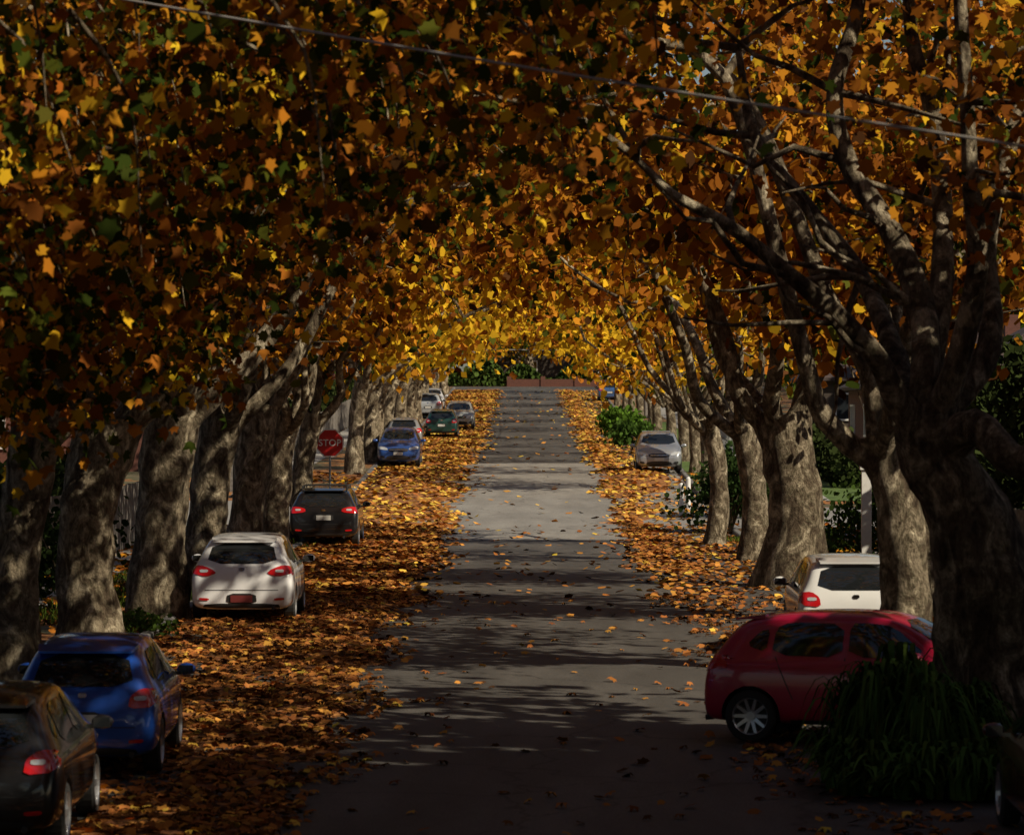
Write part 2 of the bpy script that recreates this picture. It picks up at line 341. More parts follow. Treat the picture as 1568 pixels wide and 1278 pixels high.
hand=[([P(1345,1060,d0),P(1335,1000,d0),P(1318,900,d0),P(1312,800,d0),P(1294,730,d0),P(1262,680,d0),P(1248,640,d0)],[.85,.66,.54,.52,.47,.36,.30],.28),
 ([P(1250,660,d0),P(1252,590,d0),P(1250,520,d0+.3),P(1215,430,d0+.6),P(1165,350,d0+1),P(1150,270,d0+1.2),P(1175,180,d0+1.4),P(1190,60,d0+1.6)],[.24,.17,.16,.14,.12,.10,.09,.06],.12),
 ([P(1255,660,d0),P(1288,580,d0-.3),P(1312,470,d0-.6),P(1305,380,d0-.8),P(1300,280,d0-.9),P(1292,150,d0-1),P(1300,0,d0-1)],[.22,.15,.12,.10,.085,.075,.05],.12),
 ([P(1262,670,d0),P(1222,620,d0-.2),P(1200,575,d0-.3),P(1160,530,d0-.5),P(1100,478,d0-.8),P(1035,425,d0-1),P(965,385,d0-1.2),P(925,345,d0-1.3)],[.24,.17,.13,.115,.09,.075,.055,.03],.14),
 ([P(1270,640,d0),P(1325,560,d0+.5),P(1322,440,d0+1),P(1350,320,d0+1.2),P(1390,180,d0+1.3),P(1400,20,d0+1)],[.18,.15,.12,.11,.09,.06],.12),
 ([P(1252,600,d0+.2),P(1270,500,d0+.7),P(1272,400,d0+1.2),P(1262,300,d0+1.5),P(1235,190,d0+1.6),P(1240,40,d0+1.6)],[.17,.13,.12,.10,.08,.05],.12),
 ([P(1262,690,d0),P(1310,650,d0-.5),P(1360,690,d0-1),P(1420,650,d0-1.4),P(1500,560,d0-1.6),P(1560,420,d0-1.6)],[.28,.22,.18,.15,.12,.08],.17),
 ([P(1240,650,d0),P(1215,560,d0+1),P(1180,480,d0+1.8),P(1120,400,d0+2.4),P(1060,320,d0+3),P(1040,220,d0+3.4)],[.2,.13,.11,.09,.07,.04],.12)]
plane_tree(5.2,d0,seed=77,hand=hand,wts=wo,nleaf=8500,low=-1.2,clear_front=True,upper=.5)
right=[(6.9,-3,.5,0),(6.9,7,.5,0),(6.9,16,.5,0),(7.4,24,.5,0),(7.4,33,.5,0),(XX(1230,55.5),55.5,.38,0),(6.9,67,.38,0),(XX(1108,80),80,.58,.25),(XX(1060,94),94,.36,0),(XX(1020,106),106,.28,.2)]
for i,(x,d,r,bl) in enumerate(right):
    plane_tree(x,d,r,seed=49+i,lod=0 if 20<d<60 else 1,wts=wo if d<75 else wm,nleaf=(10000 if d<90 else 5500) if d>20 else 7000,base_lean=-bl,low=-1.0 if d<60 else .2,fork=3.4,clear_front=d<40,inward=-.7 if d<38 else .35,upper=.6 if d<50 else .3 if d<85 else .1,outdens=1.0 if d<50 else .7 if d<85 else .2,rad=1.0 if d<90 else .8)
for i,d in enumerate([139,150,161,173,186,201,217,234,252,271,290,310]):
    plane_tree(6.6-.4*random.random(),d,.24,seed=80+i,lod=2 if d>142 else 1,fork=2.6,wts=wy,nleaf=1900 if d>142 else 2800,span=.8,low=.2,outdens=.15 if d<215 else .5,rad=.8 if d<205 else 1)
for i,(x,d) in enumerate([(-9,352),(-3.5,350),(.5,351),(8.5,353),(14,352)]):
    plane_tree(x,d,.25,seed=130+i,lod=2,fork=2.4,wts=[.2,.3,.25,.15,.05,.03,.02],nleaf=2200,span=.8,low=1.9)
rng=np.random.default_rng(5)
root=empty('overhanging_boughs',(0,0,0)); T=Tubes(); C=[]
for i in range(125):
    if i<62:
        d=rng.uniform(35,58); x=rng.uniform(-.14*d,-2.4); t=np.clip((-x-2.4)/2.9,0,1); z=Hf(d)+6.6-3.0*t+rng.uniform(-.1,1.6)
    else:
        d=rng.uniform(31,44); x=rng.uniform(-.14*d,.2 if i%3 else 1.5); z=CAMZ+rng.uniform(.03+.025*max(0,1+x/4),.112)*d
    a=np.array([x-rng.uniform(.5,1.5),d+rng.uniform(-1,1),z+rng.uniform(1.2,2.2)]); b=np.array([x,d,z]); T.add([a,(a+b)/2+np.array([.2,0,.3]),b],[.026,.016,.006],5,rng,seg=.4)
    for q in range(3):
        c=a+(b-a)*(.4+.3*q); C.append(c+rng.normal(size=(24,3))*np.array([.42,.42,.36]))
T.obj('branches',M_bark,root); C=np.vstack(C); leaves('leaf_sprays',C,rng.uniform(.12,.21,len(C)),pick(rng,len(C),[.22,.15,.12,.2,.2,.09,.02]),rng,LOBE,M_leaf,root)
for s in(-1,1):
    rng=np.random.default_rng(90+s); N=14000
    cc=np.stack([s*rng.uniform(21,34,700),rng.uniform(30,400,700),rng.uniform(.5,13,700)],1)
    if s>0: cc=cc[(cc[:,1]<95)|(cc[:,1]>185)|(cc[:,2]<4)]
    cl=rng.integers(0,len(cc),N); C=cc[cl]+rng.normal(size=(N,3))*1.3; C[:,2]+=H(C[:,1]); 
    leaves('background_trees',C,rng.uniform(.6,1.15,N),pick(rng,N,[.6,.2,.02,.05,.07,.08,.05]),rng,HEX,M_ever)
rng=np.random.default_rng(99); N=9000; cc=np.stack([rng.uniform(-60,60,300),rng.uniform(372,400,300),rng.uniform(0,13,300)],1)
C=cc[rng.integers(0,300,N)]+rng.normal(size=(N,3))*1.6; C[:,2]+=H(C[:,1]); leaves('background_trees',C,rng.uniform(.8,1.5,N),pick(rng,N,[.5,.2,.05,.05,.1,.1,.05]),rng,HEX,M_ever)
for i,(gx_,gy_) in enumerate([(15,-28),(14.5,-19),(15,-10),(14.5,-1),(15,8),(14.5,17),(15,26),(14.5,34)]):  # out-of-view trees added on the sun side to shade the near road
    rng=np.random.default_rng(200+i); root=empty('added_shade_tree',(gx_,gy_,Hf(gy_))); T=Tubes(); T.add([(0,0,-.2),(.1,0,3),(0,.2,8),(0,0,13)],[.4,.3,.2,.05],10,rng,lump=.15)
    cc=rng.normal(size=(90,3)); cc/=np.linalg.norm(cc,axis=1)[:,None]; cc=cc*rng.uniform(.2,1,(90,1))**.5*np.array([4.2,5,7])+np.array([0,0,9.4])
    for q in range(14):
        T.add([(0,0,4+q*.5),cc[q]*.5+np.array([0,0,3+q*.2]),cc[q]],[.12,.07,.02],6,rng)
    T.obj('trunk_and_limbs',M_bark,root); N=2900; C=cc[rng.integers(0,90,N)]+rng.normal(size=(N,3))*.75
    leaves('crown',C,rng.uniform(.45,.9,N),np.array([(.03,.05,.014)])*rng.uniform(.5,1.6,(N,1)),rng,HEX,M_ever,root)
# ---------------------------------------------------------------- leaf litter
def nz(x,y,s,o=0):
    return (np.sin(x*1.7*s+y*.9*s+o)+np.sin(-x*.8*s+y*1.9*s+1.3+o)+np.sin(x*2.9*s-y*.45*s+2.1*o)+np.sin(y*.31*s+o*3))/4
def dens(x,y):
    e=.55*nz(x,y,.9)+.3*nz(x,y,2.7,3)
    L=sm((-x-1.75+e)/1.0)*sm((x+6.6)/.7)*(1-.35*sm((-x-4.2+nz(x,y,.6,2)*.6)/1.)*(y<64))
    R=sm((x-2.35+e)/.8)*(1-.55*sm((x-3.6+e)/.8))*(.30+.7*sm((y-60)/60))*(x<6)
    return np.clip(np.maximum(L,R)*(.8+.45*nz(x,y,1.6,5)),0,1)
def mound(x,y):
    D=dens(x,y); base=.075*sm((D-.45)/.4)*(1+.5*nz(x,y,3,1))
    pile=.42*np.exp(-((x+5.0)/.75)**2-((y-143)/7)**2)+.22*np.exp(-((x+3.9)/.8)**2-((y-136)/4)**2)+.25*np.exp(-((x+5.4)/.6)**2-((y-88)/8)**2)+.2*np.exp(-((x-4.4)/.8)**2-((y-148)/8)**2)
    return base+pile*(1+.25*nz(x,y,4,2))
root=empty('leaf_litter',(0,0,0))
for s in(-1,1):
    gx=np.linspace(1.0,6.3,38)*s; gy=np.concatenate([np.arange(20,120,.35),np.arange(120,325,1.0)])
    X,Y=np.meshgrid(gx,gy); Z=H(Y)+mound(X,Y)-.03
    V=np.stack([X,Y,Z],-1).reshape(-1,3); nx=len(gx); idx=np.arange(len(V)).reshape(len(gy),nx)
    Fq=np.stack([idx[:-1,:-1],idx[:-1,1:],idx[1:,1:],idx[1:,:-1]],-1).reshape(-1,4)
    np_mesh('litter_bed',V,4,0,M_bed,root,faces=Fq,smooth=True)
rng=np.random.default_rng(11)
def litter(name,y0,y1,n,size,shape,w,xr=6.3):
    x=rng.uniform(-xr,xr,n); y=rng.uniform(y0,y1,n); D=dens(x,y)+.010+.015*np.clip(nz(x,y,.5,7),0,1)
    k=rng.uniform(size=n)<D; x=x[k];y=y[k]; z=H(y)+np.maximum(mound(x,y)-.03,0)+rng.uniform(.014,.045,len(x))
    C=np.stack([x,y,z],1); N=len(x); c=pick(rng,N,w); c=c*.88+.12*c.mean(axis=1)[:,None]
    leaves(name,C,rng.uniform(*size,N),np.clip(c*.92,0,1),rng,shape,M_litter,root,'ground')
litter('leaves',30,75,54000,(.09,.165),LOBE,[0,.0,.03,.18,.38,.28,.13]); litter('leaves',75,118,38000,(.11,.2),HEX,[0,0,.07,.23,.36,.23,.11]); litter('leaves',118,320,52000,(.16,.32),DIA,[0,0,.27,.36,.25,.08,.04])
n=22000; s=rng.choice([-1,1],n); x=s*rng.uniform(6.2,10.2,n); y=rng.uniform(34,150,n); k=((y<116)|(y>134))&(rng.uniform(size=n)<.5+.5*nz(x,y,.7,1)); x=x[k];y=y[k]
leaves('leaves',np.stack([x,y,H(y)+.15+rng.uniform(0,.03,len(x))],1),rng.uniform(.1,.2,len(x)),pick(rng,len(x),[0,.01,.06,.2,.36,.25,.12])*.85,rng,HEX,M_litter,root,'ground')
def blades(name,x,y,z,h,cols,rng,w=.012,mat=None,parent=None):
    n=len(x); a=rng.uniform(0,6.28,n); dx=np.cos(a);dy=np.sin(a); ln=rng.normal(size=(n,2))*.35*h[:,None]
    B=np.stack([x,y,z],1); side=np.stack([-dy,dx,np.zeros(n)],1)*w; tip=B+np.stack([ln[:,0],ln[:,1],h],1); mid=B+np.stack([ln[:,0]*.3,ln[:,1]*.3,h*.6],1)
    V=np.stack([B-side,B+side,mid+side*.7,tip,mid-side*.7],1); return np_mesh(name,V.reshape(-1,3),5,n,mat or M_grass,parent,cols=np.repeat(cols,5,axis=0))
n=50000; s=rng.choice([-1,1],n); x=s*rng.uniform(5.6,8.6,n); y=rng.uniform(34,112,n); k=(nz(x,y,.8,9)>-.05)&((np.abs(x)>6.2)|((nz(x,y,1.2,4)>.25)))&~((x>6)&(y>93)&(y<97.4)); x=x[k];y=y[k]
g=np.array([(.05,.09,.015)])*rng.uniform(.6,1.6,(len(x),1))+np.array([(.03,.01,0)])*rng.uniform(0,1,(len(x),1))
blades('grass',x,y,H(y)+np.where(np.abs(x)>6.17,.11,.0),rng.uniform(.06,.2,len(x)),g,rng)
# ---------------------------------------------------------------- shrubs
def strappy(x,d,R,Hh,n,seed):
    rng=np.random.default_rng(seed); z0=Hf(d); root=empty('agapanthus_plant',(x,d,z0)); V=[];Fc=[];Cc=[];o=0
    heads=[(rng.uniform(0,6.28),R*.85*math.sqrt(rng.uniform()),rng.uniform(.7,1.12)) for _ in range(18)]
    for i in range(n):
        ha,hr,hh=heads[i%18]
        b=np.array([math.cos(ha)*hr,math.sin(ha)*hr,0])+rng.normal(size=3)*np.array([.06,.06,0]); a=rng.uniform(0,6.28) if rng.uniform()<.7 else ha+rng.normal()*.6
        dr=np.array([math.cos(a),math.sin(a),0]); L=rng.uniform(.5,1.1)*Hh*hh*(1-.6*(hr/R)**2); out=rng.uniform(.3,1.0)*.62
        sd=np.array([-dr[1],dr[0],0])*rng.uniform(.022,.04); c=np.array([.05,.10,.024])*rng.uniform(.3,1.7)+np.array([.03,.02,0])*rng.uniform()**3
        for k in range(8):
            t=k/7; p=b+dr*out*t**1.2+np.array([0,0,L*(3.0*t-2.5*t*t)+.02]); w=(1-t**3)*.95+.05
            V+= [p-sd*w,p+sd*w]; Cc+=[c,c]
            if k: Fc.append((o+2*k-2,o+2*k-1,o+2*k+1,o+2*k))
        o+=16
    np_mesh('leaves',np.array(V),4,0,M_grass,root,cols=np.array(Cc),faces=np.array(Fc))
strappy(XX(1235,42.4),42.4,.98,1.5,1600,1); strappy(XX(1188,41.5),41.5,.5,.65,500,3); strappy(XX(1285,41),41,.65,.65,600,4)
def shrub(x,d,R,Hh,n,seed,colr,ls=.12,name='shrub'):
    rng=np.random.default_rng(seed); z0=Hf(d); root=empty(name,(x,d,z0)); T=Tubes()
    cl=[]
    for i in range(14):
        a=rng.uniform(0,6.28); rr=R*rng.uniform(.2,.9); e=np.array([math.cos(a)*rr,math.sin(a)*rr,Hh*rng.uniform(.3,.95)]); cl.append(e)
        T.add([(0,0,0),e*np.array([.3,.3,.5]),e],[.03,.02,.008],5,rng,seg=.4)
    T.obj('stems',M_bark,root); cl=np.array(cl); C=cl[rng.integers(0,14,n)]+rng.normal(size=(n,3))*np.array([R*.25,R*.25,Hh*.16]); C[:,2]=np.abs(C[:,2])
    leaves('leaves',C,rng.uniform(.7,1.3,n)*ls,np.array([colr])*rng.uniform(.5,1.5,(n,1)),rng,HEX,M_leaf,root)
shrub(XX(1022,118),113,1.2,2.1,2600,1,(.035,.065,.018),.14); shrub(XX(1050,122),122,1.1,1.7,1800,2,(.05,.08,.02),.14)
shrub(XX(908,195),195,1.2,1.6,1600,3,(.10,.19,.025),.22); shrub(XX(925,175),176,.9,1.2,1000,4,(.08,.15,.03),.2); shrub(XX(385,66),62.8,.6,.45,500,5,(.06,.1,.02),.08)
shrub(7.6,52,.9,1.6,1500,6,(.03,.05,.015)); shrub(-8.4,48,.8,1.4,1300,7,(.03,.05,.015)); shrub(-8.6,72,1.,1.8,1500,8,(.03,.05,.015)); shrub(7.9,90,1.1,2,1600,9,(.04,.07,.015))
for s in(-1,1):
  for (a,b,hh) in([(36,60,2.4),(75,100,2.2),(150,190,2.1),(215,260,2.1)] if s<0 else [(38,66,5.2),(66,93,5.2),(98,112,4.6),(140,160,1.6),(200,250,2.1)]):
    rng=np.random.default_rng(int(a)+s+5); n=int((b-a)*110*hh); y=rng.uniform(a,b,n); x=s*(11.8+rng.uniform(-.7,.7,n)); z=rng.uniform(0,1,n)**.9*(hh+.5*nz(x,y,1.1,2))
    leaves('hedge',np.stack([x,y,z+H(y)],1),rng.uniform(.15,.32,n),np.array([(.03,.042,.013)])*rng.uniform(.4,1.5,(n,1)),rng,HEX,M_ever)
def fence(s,a,b,h,mat,x=10.4,step=.14,w=.11):
    mb=MB(); y=a
    while y<b:
        z=Hf(y); mb.box((s*x,y,z+h/2+.05),(.02,w,h+random.uniform(-.03,.03))); y+=step
    y=a
    while y<b:
        z=Hf(y)
        mb.box((s*(x+.09),y,z+h/2),(.1,.1,h+.1)); y+=2.4
    y=a
    while y<b-2.4:
        for hh in(.3,h-.3):
            z1=Hf(y)+hh; z2=Hf(y+2.4)+hh; xx=s*(x+.035)
            mb.add([(xx-.02,y,z1),(xx+.02,y,z1),(xx+.02,y+2.4,z2),(xx-.02,y+2.4,z2),(xx-.02,y,z1+.09),(xx+.02,y,z1+.09),(xx+.02,y+2.4,z2+.09),(xx-.02,y+2.4,z2+.09)],[(3,2,1,0),(4,5,6,7),(0,1,5,4),(1,2,6,5),(2,3,7,6),(3,0,4,7)])
        y+=2.4
    mb.obj('paling_fence',[mat])
fence(-1,40,112,1.7,M_wood); fence(1,36,84,1.5,M_wood); fence(1,84.5,93,1.3,M_white,step=.17,w=.08); fence(1,97.5,112,1.3,M_white,step=.17,w=.08); fence(-1,138,230,1.5,M_wood); fence(1,150,230,1.2,M_white,step=.18,w=.09)
def house(x,y,w,dp,h,mat,rz=0,name='brick_house'):
    z=Hf(y)-.2; root=empty(name,(x,y,z),rz); mb=MB(); mb.box((0,0,h/2),(w,dp,h)); mb.obj('walls',[mat],root)
    o=.5; rh=h+.32*min(w,dp); hw,hd=w/2+o,dp/2+o; rx=max(.1,hw-hd) ; ry=max(.1,hd-hw)
    V=[(-hw,-hd,h),(hw,-hd,h),(hw,hd,h),(-hw,hd,h),(-rx if hw>hd else 0,-ry if hd>hw else 0,rh),(rx if hw>hd else 0,ry if hd>hw else 0,rh),(-hw,-hd,h-.15),(hw,-hd,h-.15),(hw,hd,h-.15),(-hw,hd,h-.15)]
    if hw>hd: fs=[(0,1,5,4),(1,2,5),(2,3,4,5),(3,0,4)]
    else: fs=[(0,1,4),(1,2,5,4),(2,3,5),(3,0,4,5)]
    fs+=[(6,7,1,0),(7,8,2,1),(8,9,3,2),(9,6,0,3),(9,8,7,6)]
    mesh_from('roof',V,fs,M_roof,root)
    mb=MB(); gl=MB(); 
    for side,(ln) in((0,w),(1,dp),(2,w),(3,dp)):
        for t in(-.28,.28):
            c=[(t*ln,-dp/2),(w/2,t*ln),(t*ln,dp/2),(-w/2,t*ln)][side]; sz=[(1.6,.06),(.06,1.6),(1.6,.06),(.06,1.6)][side]; z1=1.65
            n=[(0,-1),(1,0),(0,1),(-1,0)][side]
            gl.box((c[0]+n[0]*.02,c[1]+n[1]*.02,z1),(sz[0] if sz[0]>.1 else .05,sz[1] if sz[1]>.1 else .05,1.3))
            ax=(1,0) if sz[0]>1 else (0,1)
            for k in(-.84,0,.84):
                mb.box((c[0]+n[0]*.04+ax[0]*k,c[1]+n[1]*.04+ax[1]*k,z1),(.1 if ax[0] else .09,.09 if ax[0] else .1,1.3))
            for zz in(-.7,.7): mb.box((c[0]+n[0]*.05,c[1]+n[1]*.05,z1+zz),(1.8 if ax[0] else .1,.1 if ax[0] else 1.8,.1))
    gl.obj('window_glass',[M_wglass],root); mb.obj('window_frames',[M_white],root)
    mb=MB(); mb.box((0,-dp/2-.03,1.05),(.95,.08,2.1)); mb.obj('door',[M_plast],root); mb=MB(); mb.box((w*.3,dp*.1,rh-.3),(.7,.7,1.6)); mb.obj('chimney',[mat],root)
for i,(x,y) in enumerate([(-18,52),(-18,78),(-19,100),(-19,160),(-19,190),(-19,225),(20,152),(20,180),(20,215)]):
    house(x,y,9,13,3.2,M_brick if i%2 else M_brick2)
house(3.8,360,13,9,4.0,M_brick2); house(-19,360,12,9,3.4,M_brick); house(24,361,12,9,3.4,M_brick2)
mb=MB(); mb.box((3,344.5,Hf(344.5)+.3),(9,.23,.7)); 
for k in (-1.5,1.5,4.5,7.5): mb.box((k,344.5,Hf(344.5)+.4),(.4,.4,1.0))
mb.obj('brick_fence',[M_brick])
for s,(a_,b_) in enumerate([(-17,-2),(8,17),(-2,8)]):
    rng=np.random.default_rng(400+s); n=int(300*(b_-a_)); x=rng.uniform(a_,b_,n); y=347+rng.uniform(-.8,.8,n); z=rng.uniform(0,2.6 if s<2 else 2.0,n)*(.65+.35*np.sin(x*1.3+s))
    leaves('hedge',np.stack([x,y,z+H(y)],1),rng.uniform(.25,.5,n),np.array([(.05,.08,.018)])*rng.uniform(.4,1.6,(n,1)),rng,HEX,M_ever)
# ---------------------------------------------------------------- street furniture
def stop_sign(x,d,zc):
    z0=Hf(d)+.1; root=empty('stop_sign',(x,d,z0)); mb=MB(); mb.cyl((0,0.05,0),(0,.05,zc-z0+.35),.03,10); mb.obj('post',[M_metal],root)
    red=simple('sign_red',(.5,.02,.02),.4); wh=simple('sign_white',(.8,.8,.8),.4)
    for nm,R,yo,mt in(('border_plate',.43,0,wh),('face',.39,-.006,red)):
        a=[math.pi/8+i*math.pi/4 for i in range(8)]; V=[(R*math.cos(t),yo-.004,zc-z0+R*math.sin(t)) for t in a]+[(R*math.cos(t),yo+.004,zc-z0+R*math.sin(t)) for t in a]
        mesh_from(nm,V,[tuple(range(8)),tuple(range(15,7,-1))]+[(i,8+i,8+(i+1)%8,(i+1)%8) for i in range(8)],mt,root)
    cu=bpy.data.curves.new('lettering','FONT'); cu.body='STOP'; cu.size=.26; cu.align_x='CENTER'; cu.align_y='CENTER'; cu.extrude=.002; cu.offset=.003; cu.space_character=1.05
    o=bpy.data.objects.new('lettering',cu); o.location=(0,-.014,zc-z0); o.rotation_euler=(math.pi/2,0,0); cu.materials.append(wh); link(o,root)
stop_sign(XX(572.5,110)+.12,110,float(P(572,668,110)[2]))
def pole(x,d,h,arms=True):
    root=empty('utility_pole',(x,d,Hf(d))); mb=MB(); mb.cyl((0,0,-.2),(0,0,h),.15,14,r2=.1); mb.obj('pole',[M_wood],root,smooth=False)
    if arms:
        mb=MB(); mb.box((0,.14,h-.6),(2.2,.1,.12)); mb.box((0,.14,h-1.3),(1.6,.1,.1))
        for k in(-1,-.5,.5,1): mb.cyl((k,.14,h-.54),(k,.14,h-.38),.04,8)
        mb.obj('crossarms',[M_wood],root)
for x,d in((-7.6,113),(7.4,171),(-7.6,210),(7.4,240)): pole(x,d,8.5)
def wire(a,b,sag,r=.012):
    pts=[np.array(a)*(1-t)+np.array(b)*t-np.array([0,0,sag*4*t*(1-t)]) for t in np.linspace(0,1,14)]
    T=Tubes(); T.add(pts,[r]*14,5,rng,seg=2.); return T.obj('power_line',M_wire,None)
a=P(640,207,29.5); b=P(1365,325,26); v=(b-a); wire(a-v*1.2,b+v*.6,.06,.011)
wire((-12,240,Hf(240)+4.6),(14,240,Hf(240)+4.5),.2,.03); wire((-12,236,Hf(236)+5.6),(14,238,Hf(238)+5.2),.2,.03)
wire((6.6,171,Hf(171)+8),(6.8,240,Hf(240)+8),.6,.02)
e=empty('gate_post',(XX(1186,88),88,Hf(88)+.1)); 
mb2=MB(); mb2.box((0,0,1.1),(.22,.22,2.2)); mb2.box((0,0,2.24),(.3,.3,.08)); mb2.obj('post',[M_white],e)
for x,d in((XX(976,123),123),(XX(984,127),127)):
    e=empty('bollard',(x,d,Hf(d))); m_=MB(); m_.cyl((0,0,0),(0,0,1.0),.08,12); m_.cyl((0,0,1.0),(0,0,1.06),.08,12,r2=.03); m_.obj('post',[M_white],e)
# ---------------------------------------------------------------- cars
ST_H=[(-2.08,.80,.40,.62,.78),(-2.06,.90,.28,.80,.82),(-1.99,.96,.24,.97,.84),(-1.86,.985,.23,1.12,.80),(-1.66,1,.22,1.33,.74),(-1.45,1,.22,1.43,.71),(-.8,1,.2,1.485,.70),(0,1,.2,1.49,.71),(.4,1,.2,1.45,.71),(.8,1,.2,1.28,.76),(1.2,1,.2,1.04,.84),(1.5,.985,.2,.97,.84),(1.8,.94,.22,.88,.80),(2.0,.85,.26,.76,.76),(2.08,.72,.36,.60,.66)]
ST_S=[(-2.08,.82,.42,.66,.78),(-2.06,.92,.30,.90,.86),(-2.0,.97,.27,1.05,.86),(-1.92,.99,.27,1.2,.82),(-1.76,1,.26,1.40,.77),(-1.58,1,.26,1.50,.75),(-.8,1,.25,1.56,.74),(0,1,.25,1.56,.75),(.4,1,.25,1.52,.75),(.8,1,.25,1.36,.79),(1.15,1,.25,1.13,.86),(1.5,.985,.25,1.07,.86),(1.82,.95,.26,.99,.84),(2.0,.87,.3,.86,.80),(2.08,.75,.4,.66,.7)]
def chaikin(p,it=1):
    for _ in range(it):
        q=[]
        for i in range(len(p)):
            a=p[i];b=p[(i+1)%len(p)]; q+=[(a[0]*.8+b[0]*.2,a[1]*.8+b[1]*.2),(a[0]*.2+b[0]*.8,a[1]*.2+b[1]*.8)]
        p=q
    return p
wheel_cache={}
def wheel_mesh(r,style):
    key=(r,style)
    if key in wheel_cache: return wheel_cache[key]
    mb=MB(); n=28; prof=[(-.09,r*.62,0),(-.1,r*.70,0),(-.1,r*.92,0),(-.075,r,0),(.075,r,0),(.1,r*.92,0),(.1,r*.70,0),(.085,r*.66,1),(.04,r*.64,1),(.02,r*.2,2)]
    V=[]
    for i in range(n):
        t=2*math.pi*i/n
        for xx,rr,_ in prof: V.append((xx,rr*math.cos(t),rr*math.sin(t)))
    k=len(prof); mb.v+=V
    for i in range(n):
        for j in range(k-1):
            a=i*k+j; b=((i+1)%n)*k+j; mb.f.append((a,b,b+1,a+1)); mb.m.append(prof[j+1][2])
    ns={'five':5,'ten':10,'seven':7}[style]
    for i in range(ns):
        t=2*math.pi*i/ns; w=.05 if ns<8 else .03; c,s_=math.cos(t),math.sin(t); r1=r*.14;r2=r*.66
        def q(rad,off,x): return (x,rad*c-off*s_,rad*s_+off*c)
        mb.add([q(r1,-w*.8,.06),q(r1,w*.8,.06),q(r2,w*.6,.085),q(r2,-w*.6,.085),q(r1,-w*.8,.02),q(r1,w*.8,.02),q(r2,w*.6,.04),q(r2,-w*.6,.04)],[(0,1,2,3),(7,6,5,4),(0,4,5,1),(1,5,6,2),(2,6,7,3),(3,7,4,0)],1)
    mb.cyl((.03,0,0),(.075,0,0),r*.17,12,1)
    me=bpy.data.meshes.new('wheel'); me.from_pydata(mb.v,[],mb.f)
    for m in(M_rubber,M_alloy,M_plast): me.materials.append(m)
    me.polygons.foreach_set('material_index',mb.m); me.update(); wheel_cache[key]=me; return me
def paint(c,metal=.25,rough=.32):
    return simple('car_paint',c,rough,metal=metal,coat=1.0,noise=.06,nscale=2)
